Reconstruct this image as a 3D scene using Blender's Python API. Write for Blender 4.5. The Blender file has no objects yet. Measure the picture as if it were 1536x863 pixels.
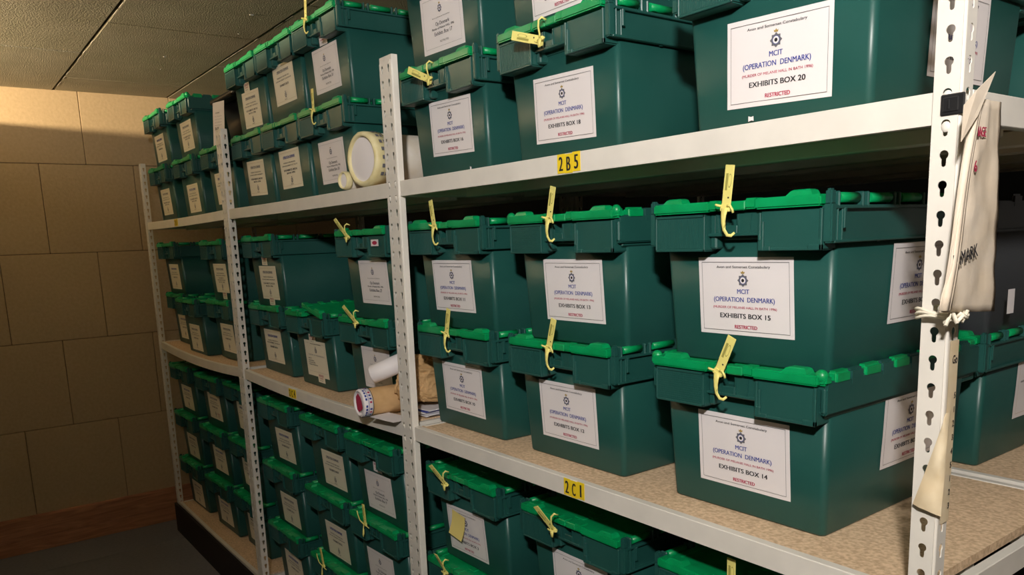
import bpy, bmesh, math, random
from mathutils import Vector, Matrix, noise
random.seed(7)
C = bpy.context.scene.collection
PI = math.pi
PITCH = .0381          # pitch of the keyholes punched in the uprights
Z0 = 1.90
ZT, ZM, ZB = 1.866, 1.176, .186      # deck heights of the three shelves
H = .285               # stacking height of one box

# ------------------------------------------------------------------ materials
def mat(name, col, rough=.5, spec=.5, metal=0, noise_scale=None, col2=None, nfac=1.0, bump=None, bump_scale=200, detail=4,
        lo=.35, hi=.65, rough2=None, rscale=6, coat=0, bdist=.004):
    m = bpy.data.materials.new(name); m.use_nodes = True
    nt = m.node_tree; b = nt.nodes['Principled BSDF']
    b.inputs['Base Color'].default_value = (*col, 1); b.inputs['Roughness'].default_value = rough
    b.inputs['Metallic'].default_value = metal
    b.inputs['Specular IOR Level'].default_value = spec
    b.inputs['Coat Weight'].default_value = coat
    tc = nt.nodes.new('ShaderNodeTexCoord')
    if noise_scale:
        n = nt.nodes.new('ShaderNodeTexNoise'); n.inputs['Scale'].default_value = noise_scale; n.inputs['Detail'].default_value = detail
        nt.links.new(tc.outputs['Object'], n.inputs['Vector'])
        r = nt.nodes.new('ShaderNodeValToRGB'); r.color_ramp.elements[0].position = lo; r.color_ramp.elements[1].position = hi
        r.color_ramp.elements[0].color = (*col, 1); r.color_ramp.elements[1].color = (*(col2 or col), 1)
        nt.links.new(n.outputs['Fac'], r.inputs['Fac']); nt.links.new(r.outputs['Color'], b.inputs['Base Color'])
    if rough2 is not None:
        n = nt.nodes.new('ShaderNodeTexNoise'); n.inputs['Scale'].default_value = rscale; n.inputs['Detail'].default_value = 5
        nt.links.new(tc.outputs['Object'], n.inputs['Vector'])
        r = nt.nodes.new('ShaderNodeMapRange'); r.inputs['From Min'].default_value = .35; r.inputs['From Max'].default_value = .7
        r.inputs['To Min'].default_value = rough; r.inputs['To Max'].default_value = rough2
        nt.links.new(n.outputs['Fac'], r.inputs['Value']); nt.links.new(r.outputs['Result'], b.inputs['Roughness'])
    if bump:
        n = nt.nodes.new('ShaderNodeTexNoise'); n.inputs['Scale'].default_value = bump_scale; n.inputs['Detail'].default_value = 6
        nt.links.new(tc.outputs['Object'], n.inputs['Vector'])
        bp = nt.nodes.new('ShaderNodeBump'); bp.inputs['Strength'].default_value = bump; bp.inputs['Distance'].default_value = bdist
        nt.links.new(n.outputs['Fac'], bp.inputs['Height']); nt.links.new(bp.outputs['Normal'], b.inputs['Normal'])
    return m
M = {}
M['green'] = mat('dark_green_plastic', (.011, .073, .061), .36, .5, noise_scale=5, col2=(.015, .084, .071), rough2=.5, bump=.05, bump_scale=9)
M['lid'] = mat('bright_green_plastic', (.0, .26, .075), .36, .5, noise_scale=30, col2=(.0, .32, .10), bump=.08, bump_scale=60)
M['charcoal'] = mat('charcoal_plastic', (.035, .038, .042), .42, .4)
M['black'] = mat('black_plastic', (.012, .012, .013), .38, .5)
M['steel'] = mat('cream_painted_steel', (.76, .72, .65), .45, .4, noise_scale=12, col2=(.70, .665, .60))
M['chip'] = mat('chipboard', (.56, .39, .24), .75, .25, noise_scale=130, col2=(.80, .60, .40), detail=8, lo=.36, hi=.64, bump=.08, bump_scale=220)
M['paper'] = mat('white_paper', (.80, .755, .755), .5, .35)
M['cream'] = mat('cream_paper', (.80, .745, .60), .5, .35)
M['slip'] = mat('plain_paper', (.78, .77, .80), .6, .3)
M['ink'] = mat('black_ink', (.02, .02, .025), .6, .2)
M['blue'] = mat('blue_ink', (.05, .07, .30), .6, .2)
M['red'] = mat('red_ink', (.42, .03, .08), .6, .2)
M['gold'] = mat('gold_ink', (.40, .28, .08), .6, .2)
M['grey'] = mat('grey_ink', (.14, .14, .16), .6, .2)
M['seal'] = mat('yellow_plastic', (.80, .72, .22), .4, .4)
M['sealink'] = mat('olive_print', (.35, .32, .08), .5, .3)
M['sticker'] = mat('yellow_sticker', (.85, .62, .02), .45, .4)
M['note'] = mat('sticky_note_yellow', (.80, .66, .22), .7, .2)
M['wall'] = mat('buff_blockwork', (.50, .375, .225), .85, .2, noise_scale=60, col2=(.55, .415, .255), bump=.25, bump_scale=70)
M['joint'] = mat('dark_joint', (.10, .075, .05), .9, .1)
M['ceil'] = mat('textured_ceiling_tile', (.38, .355, .26), .5, .5, noise_scale=5, col2=(.46, .43, .33), bump=1.0, bump_scale=170, bdist=.012)
M['gap'] = mat('ceiling_gap', (.05, .045, .035), .9, .1)
M['edge'] = mat('scuffed_plaster', (.55, .52, .45), .8, .2)
M['dullwall'] = mat('grey_painted_board', (.40, .38, .35), .8, .2)
M['mats'] = mat('grey_rubber_mat', (.18, .18, .21), .7, .35, noise_scale=60, col2=(.205, .205, .235))
M['plinth'] = mat('black_plinth', (.022, .017, .016), .6, .3)
M['kraft'] = mat('brown_kraft_paper', (.46, .28, .12), .8, .2, noise_scale=14, col2=(.58, .37, .18), bump=.5, bump_scale=40)
M['bag'] = mat('buff_paper_bag', (.62, .52, .40), .55, .35, noise_scale=18, col2=(.70, .61, .50), bump=.25, bump_scale=22)
M['tape'] = mat('cream_masking_tape', (.70, .59, .41), .5, .4, noise_scale=40, col2=(.66, .53, .34))
M['wtape'] = mat('off_white_wrapping', (.70, .66, .60), .5, .4, noise_scale=15, col2=(.62, .55, .44), bump=.2, bump_scale=30)
M['ytape'] = mat('yellowed_tape', (.78, .70, .42), .45, .4, noise_scale=30, col2=(.70, .60, .30))
M['string'] = mat('cotton_string', (.82, .76, .62), .9, .1)
M['label_y'] = M['seal']
def wood():
    m = bpy.data.materials.new('red_brown_timber'); m.use_nodes = True; nt = m.node_tree; b = nt.nodes['Principled BSDF']
    tc = nt.nodes.new('ShaderNodeTexCoord'); mp = nt.nodes.new('ShaderNodeMapping'); mp.inputs['Scale'].default_value = (3, 1.5, 14)
    n = nt.nodes.new('ShaderNodeTexNoise'); n.inputs['Scale'].default_value = 3; n.inputs['Detail'].default_value = 8; n.inputs['Distortion'].default_value = 1.2
    r = nt.nodes.new('ShaderNodeValToRGB'); r.color_ramp.elements[0].color = (.36, .145, .075, 1); r.color_ramp.elements[1].color = (.62, .29, .16, 1)
    r.color_ramp.elements[0].position = .3; r.color_ramp.elements[1].position = .7
    nt.links.new(tc.outputs['Object'], mp.inputs['Vector']); nt.links.new(mp.outputs['Vector'], n.inputs['Vector'])
    nt.links.new(n.outputs['Fac'], r.inputs['Fac']); nt.links.new(r.outputs['Color'], b.inputs['Base Color']); b.inputs['Roughness'].default_value = .55
    return m
M['wood'] = wood()

# ------------------------------------------------------------------ mesh helpers
class MB:
    def __init__(s): s.bm = bmesh.new(); s.mats = []
    def mi(s, m):
        if m not in s.mats: s.mats.append(m)
        return s.mats.index(m)
    def box(s, x0, x1, y0, y1, z0, z1, m, bev=0, seg=1, mtx=None):
        t = bmesh.new(); r = bmesh.ops.create_cube(t, size=1)
        for v in t.verts:
            v.co = Vector(((x0 + x1) / 2 + v.co.x * (x1 - x0), (y0 + y1) / 2 + v.co.y * (y1 - y0), (z0 + z1) / 2 + v.co.z * (z1 - z0)))
        if bev: bmesh.ops.bevel(t, geom=t.edges[:], offset=min(bev, .45 * min(abs(x1 - x0), abs(y1 - y0), abs(z1 - z0))), segments=seg, affect='EDGES')
        if mtx: t.transform(mtx)
        s.add(t, m); return s
    def add(s, t, m, smooth=False):
        i = s.mi(m); vm = {}
        for v in t.verts: vm[v] = s.bm.verts.new(v.co)
        for f in t.faces:
            try: nf = s.bm.faces.new([vm[v] for v in f.verts])
            except ValueError: continue
            nf.material_index = i; nf.smooth = smooth or f.smooth
        t.free()
    def faces(s, vs, fs, m, smooth=False):
        i = s.mi(m); V = [s.bm.verts.new(v) for v in vs]
        for f in fs:
            try: nf = s.bm.faces.new([V[k] for k in f])
            except ValueError: continue
            nf.material_index = i; nf.smooth = smooth
    def loft(s, rings, m, cap0=True, cap1=True, smooth=True, closed=True):
        i = s.mi(m); R = [[s.bm.verts.new(p) for p in r] for r in rings]; n = len(R[0])
        for a, b in zip(R[:-1], R[1:]):
            for k in range(n if closed else n - 1):
                f = s.bm.faces.new((a[k], a[(k + 1) % n], b[(k + 1) % n], b[k])); f.material_index = i; f.smooth = smooth
        for c, r in ((cap0, R[0][::-1]), (cap1, R[-1])):
            if c: f = s.bm.faces.new(r); f.material_index = i
    def cyl(s, p0, p1, r0, m, r1=None, n=20, cap=True, smooth=True):
        p0, p1 = Vector(p0), Vector(p1); d = (p1 - p0).normalized(); r1 = r0 if r1 is None else r1
        u = d.orthogonal().normalized(); w = d.cross(u)
        rings = [[p + (u * math.cos(2 * PI * k / n) + w * math.sin(2 * PI * k / n)) * r for k in range(n)] for p, r in ((p0, r0), (p1, r1))]
        s.loft(rings, m, cap, cap, smooth)
    def tube(s, pts, r, m, n=8, flat=1.0):
        pts = [Vector(p) for p in pts]; rings = []
        for k, p in enumerate(pts):
            d = (pts[min(k + 1, len(pts) - 1)] - pts[max(k - 1, 0)]).normalized()
            u = d.cross(Vector((0, 1, 0)));
            if u.length < .1: u = d.cross(Vector((1, 0, 0)))
            u.normalize(); w = d.cross(u)
            rr = r[k] if isinstance(r, (list, tuple)) else r
            rings.append([p + u * math.cos(2 * PI * j / n) * rr + w * math.sin(2 * PI * j / n) * rr * flat for j in range(n)])
        s.loft(rings, m)
    def build(s, name, parent=None, normals=True):
        if normals: bmesh.ops.recalc_face_normals(s.bm, faces=s.bm.faces[:])
        me = bpy.data.meshes.new(name); s.bm.to_mesh(me); s.bm.free()
        for m in s.mats: me.materials.append(M[m])
        o = bpy.data.objects.new(name, me); C.objects.link(o)
        if parent: o.parent = parent
        return o
def rrect(hx, y0, y1, r, z, n=5):
    pts = []
    for cx, cy, a0 in ((hx - r, y1 - r, 0), (-hx + r, y1 - r, 90), (-hx + r, y0 + r, 180), (hx - r, y0 + r, 270)):
        for k in range(n + 1):
            a = math.radians(a0 + 90 * k / n); pts.append((cx + r * math.cos(a), cy + r * math.sin(a), z))
    return pts
def empty(name, label, cat, loc=(0, 0, 0), rz=0, group=None):
    o = bpy.data.objects.new(name, None); C.objects.link(o); o.location = loc; o.rotation_euler = (0, 0, rz)
    o.empty_display_size = .05; o['label'] = label; o['category'] = cat
    if group: o['group'] = group
    return o
def tag(o, label, cat, group=None):
    o['label'] = label; o['category'] = cat
    if group: o['group'] = group
    return o
def struct(o): o['kind'] = 'structure'; return o
def share(src, name, parent, loc=(0, 0, 0), rot=(0, 0, 0)):
    o = src.copy(); C.objects.link(o); o.name = name; o.parent = parent; o.location = loc; o.rotation_euler = rot; return o

# lettering: real outlines from the built-in font, flattened to a mesh
_tc = {}
def text_geo(s):
    if s in _tc: return _tc[s]
    cu = bpy.data.curves.new('t', 'FONT'); cu.body = s; cu.size = 1; cu.resolution_u = 3
    ob = bpy.data.objects.new('t', cu); C.objects.link(ob); bpy.context.view_layer.update()
    me = bpy.data.meshes.new_from_object(ob.evaluated_get(bpy.context.evaluated_depsgraph_get()))
    vs = [v.co.copy() for v in me.vertices]; fs = [tuple(p.vertices) for p in me.polygons]
    bpy.data.objects.remove(ob); bpy.data.curves.remove(cu); bpy.data.meshes.remove(me)
    x0 = min(v.x for v in vs); x1 = max(v.x for v in vs)
    _tc[s] = ([(v.x - (x0 + x1) / 2, v.y) for v in vs], fs, x1 - x0); return _tc[s]
def put_text(mb, s, cx, cz, w, h, m, y=0, bold=0, right=None, italic=0):
    vs, fs, tw = text_geo(s); sz = h / .7; sx = w / tw if w else sz * .85
    offs = [0] if not bold else [-bold, 0, bold]
    for j, o in enumerate(offs):
        mb.faces([(cx + a * sx + o + italic * b * sz, y - .00003 * j, cz - h / 2 + b * sz) for a, b in vs], fs, m)
def outline(mb, x0, x1, z0, z1, t, m, y=0):
    for a, b, c, d in ((x0, x1, z0, z0 + t), (x0, x1, z1 - t, z1), (x0, x0 + t, z0, z1), (x1 - t, x1, z0, z1)):
        mb.faces([(a, y, c), (b, y, c), (b, y, d), (a, y, d)], [(0, 1, 2, 3)], m)
def crest(mb, cx, cz, h, y=0, dull=False):
    # eight-pointed police star with a roundel and a small crown above it
    r = h * .40; c = cz - h * .12; n = 16
    pts = [(cx + r * (1 if k % 2 == 0 else .76) * math.sin(2 * PI * k / n), y, c + r * (1 if k % 2 == 0 else .76) * math.cos(2 * PI * k / n)) for k in range(n)]
    mb.faces(pts + [(cx, y, c)], [(k, (k + 1) % n, n) for k in range(n)], 'grey')
    for rr, m, e in ((.58, 'blue' if not dull else 'ink', .0001), (.50, 'paper' if not dull else 'cream', .0002), (.26, 'ink', .0003)):
        mb.faces([(cx + r * rr * math.sin(2 * PI * k / 16), y - e, c + r * rr * math.cos(2 * PI * k / 16)) for k in range(16)], [tuple(range(16))], m)
    g = 'gold' if not dull else 'grey'; b = c + r * 1.04; w = r * .36
    mb.faces([(cx - w * .8, y, b), (cx + w * .8, y, b), (cx + w * 1.1, y, b + w * .9), (cx + w * .5, y, b + w * .6), (cx, y, b + w * 1.3), (cx - w * .5, y, b + w * .6), (cx - w * 1.1, y, b + w * .9)], [tuple(range(7))], g)
LW, LH = .198, .140
def sheet(w, h, m, seed, amp=.0007, dogear=0):
    mb = MB(); nx, nz = 16, 12; vs = []
    for j in range(nz + 1):
        for i in range(nx + 1):
            x = -w / 2 + w * i / nx; z = -h / 2 + h * j / nz
            y = -abs(noise.noise(Vector((x * 14 + seed * 3.1, z * 9, seed)))) * amp
            vs.append((x, y, z))
    mb.faces(vs, [(j * (nx + 1) + i, j * (nx + 1) + i + 1, (j + 1) * (nx + 1) + i + 1, (j + 1) * (nx + 1) + i) for j in range(nz) for i in range(nx)], m, True)
    o = mb
    # paper thickness edge
    return mb
def letters_A(num, y=-.0012):
    mb = MB(); outline(mb, -LW / 2 + .0078, LW / 2 - .0078, -LH / 2 + .0075, LH / 2 - .0085, .0006, 'ink', y)
    put_text(mb, 'Avon and Somerset Constabulary', -.002, .0530, .112, .0042, 'ink', y, .0001)
    crest(mb, -.002, .0325, .029, y)
    put_text(mb, 'MCIT', -.002, .0095, .025, .0082, 'blue', y, .0003)
    put_text(mb, '(OPERATION  DENMARK)', -.002, -.0052, .128, .0085, 'blue', y, .0003)
    put_text(mb, '(MURDER OF MELANIE HALL IN BATH 1996)', -.001, -.0196, .134, .0042, 'red', y, .0001)
    put_text(mb, 'EXHIBITS BOX %s' % num, 0, -.0347, .106, .0085, 'ink', y, .0004)
    put_text(mb, 'RESTRICTED', .002, -.0545, .047, .0064, 'red', y, .0004)
    return mb
def letters_B(num, y=-.0012):
    mb = MB(); outline(mb, -LW / 2 + .012, LW / 2 - .012, -LH / 2 + .012, LH / 2 - .010, .0004, 'grey', y)
    crest(mb, -.005, .036, .026, y, False)
    put_text(mb, 'Avon and Somerset Constabulary', -.002, .013, .085, .0026, 'ink', y)
    put_text(mb, 'Op Denmark', .003, -.002, .066, .0088, 'ink', y, .0002)
    put_text(mb, 'Murder of Melanie HALL 1996', .004, -.0135, .106, .0054, 'ink', y, .0002)
    put_text(mb, 'Exhibits Box %s' % num, .004, -.0255, .085, .0092, 'ink', y, .0002)
    put_text(mb, 'RESTRICTED', .006, -.046, .041, .0046, 'ink', y)
    return mb
def letters_C(var, y=-.0012):
    mb = MB(); outline(mb, -LW / 2 + .012, LW / 2 - .008, -LH / 2 + .010, LH / 2 - .009, .0005, 'gold', y)
    put_text(mb, 'OPERATION DENMARK', 0, .044, .115, .0105, 'blue' if var % 2 == 0 else 'grey', y, .0005)
    put_text(mb, 'MURDER OF MELANIE HALL', -.002, .024, .118, .0045, 'ink', y, .0002)
    put_text(mb, 'AVON AND SOMERSET CONSTABULARY', -.002, .0135, .150, .0045, 'ink', y, .0002)
    if var % 3 == 0:
        put_text(mb, 'EXHIBITS BOX', 0, -.004, .085, .0075, 'ink', y, .0005)
    elif var % 3 == 1:
        put_text(mb, 'EXHIBITS BOX', 0, -.003, .130, .0070, 'ink', y, .0005); put_text(mb, 'BATH 1996', 0, -.014, .08, .0065, 'ink', y, .0005)
    else:
        for k, (t, w) in enumerate((('EXHIBITS', .07), ('EXHIBITS BOX', .12), ('BATH 1996', .09))):
            put_text(mb, t, 0, .001 - .010 * k, w, .0055, 'ink', y, .0004)
    crest(mb, 0, -.038, .026, y, True)
    put_text(mb, 'MCIT', 0, -.0555, .026, .0048, 'ink', y)
    return mb
def letters_D(y=-.0012):
    mb = MB(); outline(mb, -LW / 2 + .012, LW / 2 - .010, -LH / 2 + .018, LH / 2 - .010, .0004, 'grey', y)
    put_text(mb, 'Avon and Somerset Constabulary', .008, .058, .10, .0035, 'ink', y, .0003)
    crest(mb, .005, .036, .028, y, True)
    put_text(mb, 'MURDER OF MELANIE HALL', .006, .014, .15, .005, 'grey', y)
    for k, w in enumerate((.03, .05, .06, .08)):
        put_text(mb, ('MCIT', 'Operation', 'Denmark 1996', 'Exhibits Restricted')[k], -.075 + w / 2, -.001 - .008 * k, w, .0045, 'ink', y, .0003)
    return mb
def letters_S(y=-.0012):
    mb = MB(); put_text(mb, 'RESTRICTED', 0, .009, .042, .008, 'red', y, .0003)
    put_text(mb, 'EXHIBITS', 0, -.001, .036, .005, 'red', y, .0002)
    put_text(mb, 'MCIT', 0, -.010, .03, .004, 'grey', y)
    return mb

# ------------------------------------------------------------------ the exhibit box (attached-lid container), local origin = middle of its base front
def set_back(mb):      # the collar stands out only 4 cm from the tapered wall
    for v in mb.bm.verts:
        if v.co.y < .10: v.co.y += .018 * (1 - v.co.y / .10)
def body_mesh(kind, m='green'):
    mb = MB(); g = m
    # front collar
    mb.box(-.173, .173, .040, .07, .222, .272, g, .002)
    # left block with fine ribs
    mb.box(-.171, -.054, .004, .06, .203, .268, g, .0025, 2)
    if kind == 'A':
        for k in range(24): x = -.1665 + k * .0046; mb.box(x, x + .0022, .0030, .006, .209, .262, g)
    else:
        for k in range(13): z = .209 + k * .0042; mb.box(-.164, -.062, .0031, .006, z, z + .0018, g)
        for k in range(20): x = -.162 + k * .005; mb.box(x, x + .0014, .0033, .006, .209, .262, g)
    outl = ((-.1705, -.0545, .2035, .2075), (-.1705, -.0545, .2635, .268), (-.1705, -.167, .2035, .268), (-.0585, -.0545, .2035, .268))
    for a, b, c, d in outl: mb.box(a, b, .0015, .006, c, d, g, .0008)
    mb.box(-.054, -.040, .020, .06, .207, .268, g, .003)     # tapered cheek behind the left block
    # recessed middle with a slot for the seal
    mb.box(-.041, -.022, .016, .06, .232, .268, g, .002); mb.box(.006, .056, .016, .06, .232, .268, g, .002)
    mb.box(-.022, .006, .016, .06, .232, .2475, g, .0015)
    mb.box(-.054, .056, .013, .05, .229, .2345, g, .001)
    for x, t in ((-.036, .004), (-.024, .0025), (.008, .0025), (.036, -.003)):
        mb.faces([(x - .001, .0135, .266), (x + .001, .0135, .266), (x + .001 + t, .0135, .234), (x - .001 + t, .0135, .234),
                  (x - .001, .017, .266), (x + .001, .017, .266), (x + .001 + t, .017, .234), (x - .001 + t, .017, .234)],
                 [(0, 1, 2, 3), (0, 4, 5, 1), (1, 5, 6, 2), (2, 6, 7, 3), (3, 7, 4, 0)], g)
    # right block with stepped frame
    mb.box(.056, .172, .008, .06, .203, .268, g, .0025, 2)
    mb.box(.056, .061, .002, .010, .219, .266, g, .001); mb.box(.061, .066, .003, .010, .212, .252, g, .001)
    mb.box(.056, .0665, .002, .010, .2035, .222, g, .001)
    mb.box(.064, .079, .0025, .010, .2035, .211, g, .001); mb.box(.079, .150, .0035, .010, .2035, .2085, g, .001)
    mb.box(.148, .172, .0025, .010, .2035, .213, g, .001); mb.box(.167, .172, .0025, .010, .2035, .268, g, .001)
    for s in (-1, 1):
        def B(x0, x1, *a, **k): mb.box(min(s * x0, s * x1), max(s * x0, s * x1), *a, **k)
        if kind == 'A':
            B(.1725, .1865, .006, .024, .214, .276, g, .0025, 2)
            B(.1745, .1855, .005, .022, .272, .297, g, .003, 2)
            B(.164, .1785, .014, .58, .214, .272, g, .002)             # recessed side panel
            B(.176, .187, .018, .585, .2135, .2185, g, .0012)          # bottom flange
            B(.176, .186, .018, .585, .266, .272, g, .0012)
            for y in (.030, .046, .545, .572): B(.176, .185, y, y + .004, .216, .270, g, .001)
            B(.176, .187, .050, .058, .236, .268, g, .001)
            ys = (.030, .112, .128, .212, .228, .312, .328, .412, .428, .512, .528)
            for y in ys: B(.170, .1865, y, y + .006, .268, .293, g, .002)
            for y in (.17, .37): B(.178, .1815, y, y + .008, .2115, .2145, g)
        else:
            B(.1725, .186, .010, .030, .222, .270, g, .006, 3)
            B(.164, .1855, .016, .585, .222, .2775, g, .0025, 2)        # smooth flush side band
            for y in (.10, .20, .30, .40, .50): B(.170, .1862, y, y + .042, .262, .291, g, .004, 2)
            B(.164, .178, .030, .57, .214, .224, g, .003)
        B(.10, .172, .548, .600, .203, .268, g, .0025)
    mb.box(-.173, .173, .55, .585, .222, .272, g, .002)
    set_back(mb)
    mb.loft([rrect(.1625, .070, .533, .010, 0), rrect(.1655, .067, .536, .012, .004), rrect(.1765, .052, .552, .012, .262)], g)
    return mb.build('body')
def flap_mesh(side, kind):
    """side -1 = left flap, +1 = right flap"""
    mb = MB(); g = 'lid'; s = side
    def B(x0, x1, *a, **k): mb.box(min(x0, x1), max(x0, x1), *a, **k)
    B(s * .002, s * .168, .030, .578, .2760, .2815, g, .001)
    for y in (.030, .566): B(s * .004, s * .168, y, y + .012, .278, .2840, g, .002)
    B(s * .150, s * .168, .04, .57, .278, .2840, g, .002)
    # finger ridges where both flaps interlock
    for k in range(9): y = .055 + k * .055 + (.0275 if s > 0 else 0); B(-s * .012, s * .02, y, y + .024, .2775, .2835, g, .0015)
    end = .1715 if kind == 'A' else .1765
    if s < 0:
        B(-end, -.044, -.0035, .030, .2715, .2895, g, .003, 2); B(-.046, -.026, -.0015, .030, .273, .2905, g, .003, 2); B(-.027, -.004, 0, .030, .272, .2875, g, .002)
        nub = (-.140, -.108)
    else:
        B(.052, end, -.0035, .030, .2715, .2895, g, .003, 2); B(.030, .054, -.0015, .030, .273, .2910, g, .003, 2); B(-.003, .031, 0, .030, .272, .2875, g, .002)
        nub = (.118, .152)
    a, b = nub; z0, z1 = .2875, .2985
    mb.loft([[(a - .012, 0, z0), (b + .004, 0, z0), (b + .004, .030, z0), (a - .012, .030, z0)], [(a - .002, .002, z1 - .002), (b, .002, z1 - .002), (b, .027, z1 - .002), (a - .002, .027, z1 - .002)],
             [(a + .003, .005, z1), (b - .004, .005, z1), (b - .004, .024, z1), (a + .003, .024, z1)]], g, smooth=False)
    B(s * .05, s * .17, .578, .602, .267, .2855, g, .003)
    B(s * .0, s * .055, .578, .598, .2675, .2835, g, .003)
    if kind == 'A':
        for k in range(5): mb.cyl((s * .1775, .042 + k * .1, .2835), (s * .1775, .108 + k * .1, .2835), .0082, g, n=10)
    else:
        for k in range(5): y = .042 + k * .1; mb.box(min(s * .168, s * .187), max(s * .168, s * .187), y + .002, y + .056, .270, .2925, g, .0045, 3)
        t = bmesh.new(); bmesh.ops.create_uvsphere(t, u_segments=12, v_segments=8, radius=.0115)
        for v in t.verts: v.co = Vector((s * .1755 + v.co.x, .014 + v.co.y * 1.1, .287 + v.co.z))
        for f in t.faces: f.smooth = True
        mb.add(t, g); mb.box(min(s * .166, s * .187), max(s * .166, s * .187), .006, .030, .272, .290, g, .004, 2)
    set_back(mb); o = mb.build('lid_flap'); return o
PROTO = {}
for kd in 'AB':
    PROTO[kd] = (body_mesh(kd), flap_mesh(-1, kd), flap_mesh(1, kd))
PROTO['K'] = (body_mesh('B', 'charcoal'), None, None)
SL = math.atan(.0165 / .256)     # backward lean of the tapered box wall
_sheets = {}
def label_on(parent, mk, letters, x, z, roll=0, w=LW, h=LH, paper='paper', name='paper_label', text=None, side=None, seed=None, amp=.0014, lift=0):
    """stick a label on the tapered front wall (or the right-hand wall when side is given = depth position)"""
    seed = random.random() * 50 if seed is None else seed
    key = (w, h, paper, int(seed) % 6)
    if key not in _sheets:
        o = sheet(w, h, paper, int(seed) % 6 * 7.7, amp).build(name)
        C.objects.unlink(o); _sheets[key] = o.data; bpy.data.objects.remove(o)
    o = bpy.data.objects.new(name, _sheets[key]); C.objects.link(o); o.parent = parent
    if side is None:
        yw = .068 - (z - .006) * .0625
        o.matrix_local = Matrix.Translation((x, yw - .0015 - lift, z)) @ Matrix.Rotation(SL, 4, 'X') @ Matrix.Rotation(roll, 4, 'Y')
    else:
        xw = .1655 + (z - .004) * .0426
        o.matrix_local = Matrix.Translation((xw + .0015, side, z)) @ Matrix.Rotation(math.pi / 2, 4, 'Z') @ Matrix.Rotation(.0426, 4, 'X') @ Matrix.Rotation(roll, 4, 'Y')
    if letters:
        if text not in _sheets:
            l = letters.build('lettering'); _sheets[text] = l.data; C.objects.unlink(l); bpy.data.objects.remove(l)
        l = bpy.data.objects.new('lettering', _sheets[text]); C.objects.link(l); l.parent = o
    return o
def put_letters(style, num):
    key = 'T' + style + str(num)
    if key in _sheets: return True, key
    return {'A': lambda: letters_A(num), 'B': lambda: letters_B(num), 'C': lambda: letters_C(num), 'D': lambda: letters_D(), 'S': lambda: letters_S()}[style](), key

used = {}
BOXES = []
def exhibit_box(X, Y, Z, kind, label, style=None, num=None, lx=0, lz=.110, roll=0, stick=None, side=None, rz=0, open_flap=0, grp='green lidded exhibits boxes on the shelving'):
    lev = round((Z - min((ZT, ZM, ZB), key=lambda b: abs((Z - b) % 1 if Z - b > -.05 else 9) if 0 <= Z - b + .05 < .7 else 9)) / H)
    up = .007 * lev; lz += up
    t = empty('exhibits_box', label, 'storage box', (X, Y, Z), rz, grp)
    bd, fl, fr = PROTO[kind]
    share(bd, 'body', t)
    if fl:
        share(fl, 'lid_flap', t); f = share(fr, 'lid_flap', t)
        if open_flap:
            px, pz = .1775, .2835
            f.matrix_local = Matrix.Translation((px, 0, pz)) @ Matrix.Rotation(open_flap, 4, 'Y') @ Matrix.Translation((-px, 0, -pz))
    if style:
        L, key = put_letters(style, num)
        label_on(t, None, L, lx, lz, roll, paper={'A': 'paper', 'B': 'paper', 'C': 'cream', 'D': 'cream'}[style], text=key)
    if stick:
        for sx, sz in stick:
            L, key = put_letters('S', 0)
            label_on(t, None, L, sx, sz + up, .02, w=.062, h=.036, paper='paper' if style == 'B' else 'cream', name='small_sticker', text=key, lift=.0012)
    if side:
        st, nm, sy, sz = side
        L, key = put_letters(st, nm)
        label_on(t, None, L, 0, sz + up, 0, text=key, side=sy)
    BOXES.append(t)
    return t

# ---- box table. FY is the front plane of the blocks
FY = .028
L1, L2, L3 = 0, H, 2 * H
def bx(X, *a, **k): return exhibit_box(X - (.005 if X > -1.4 else 0), *a, **k)
# right-hand bay, middle shelf
bx(-1.285, FY, ZM, 'A', 'green box labelled EXHIBITS BOX 10, on the chipboard shelf under box 11', 'A', 10, lx=-.012, lz=.116, roll=.01)
bx(-.845, FY, ZM, 'A', 'green box labelled EXHIBITS BOX 12, on the chipboard shelf under box 13', 'A', 12, lx=-.008, lz=.119)
bx(-.372, FY + .004, ZM, 'B', 'green box labelled EXHIBITS BOX 14, nearest on the chipboard shelf', 'A', 14, lx=.004, lz=.119, side=('A', 14, .335, .155), rz=.01)
bx(-1.30, FY - .004, ZM + H, 'A', 'green box labelled EXHIBITS BOX 11, stacked on box 10', 'A', 11, lx=-.016, lz=.110)
bx(-.830, FY, ZM + H, 'B', 'green box labelled EXHIBITS BOX 13, stacked on box 12', 'A', 13, lx=.006, lz=.112)
bx(-.368, FY, ZM + H, 'A', 'green box labelled EXHIBITS BOX 15, stacked on box 14', 'A', 15, lx=.003, lz=.115, side=('A', 15, .335, .130), rz=.01)
# right-hand bay, top shelf
bx(-1.305, FY, ZT, 'A', 'green box labelled EXHIBITS BOX 16, on the top shelf beside the white corner post', 'A', 16, lx=.012, lz=.128, roll=.03)
bx(-.846, FY, ZT, 'A', 'green box labelled EXHIBITS BOX 18, on the top shelf above the 2B5 number', 'A', 18, lx=.003, lz=.110, roll=.03)
bx(-.315, FY, ZT, 'A', 'large looking green box labelled EXHIBITS BOX 20, nearest on the top shelf', 'A', 20, lx=.006, lz=.107, roll=.04, side=('A', 20, .32, .135))
bx(-1.315, FY, ZT + H, 'A', 'green box labelled Exhibits Box 17, stacked on box 16, cut off at the top', 'B', 17, lx=.0, lz=.102, roll=.02)
bx(-.850, FY, ZT + H, 'A', 'green box cut off by the top of the photo, stacked on box 18', 'A', 19, lx=.004, lz=.088)
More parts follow.
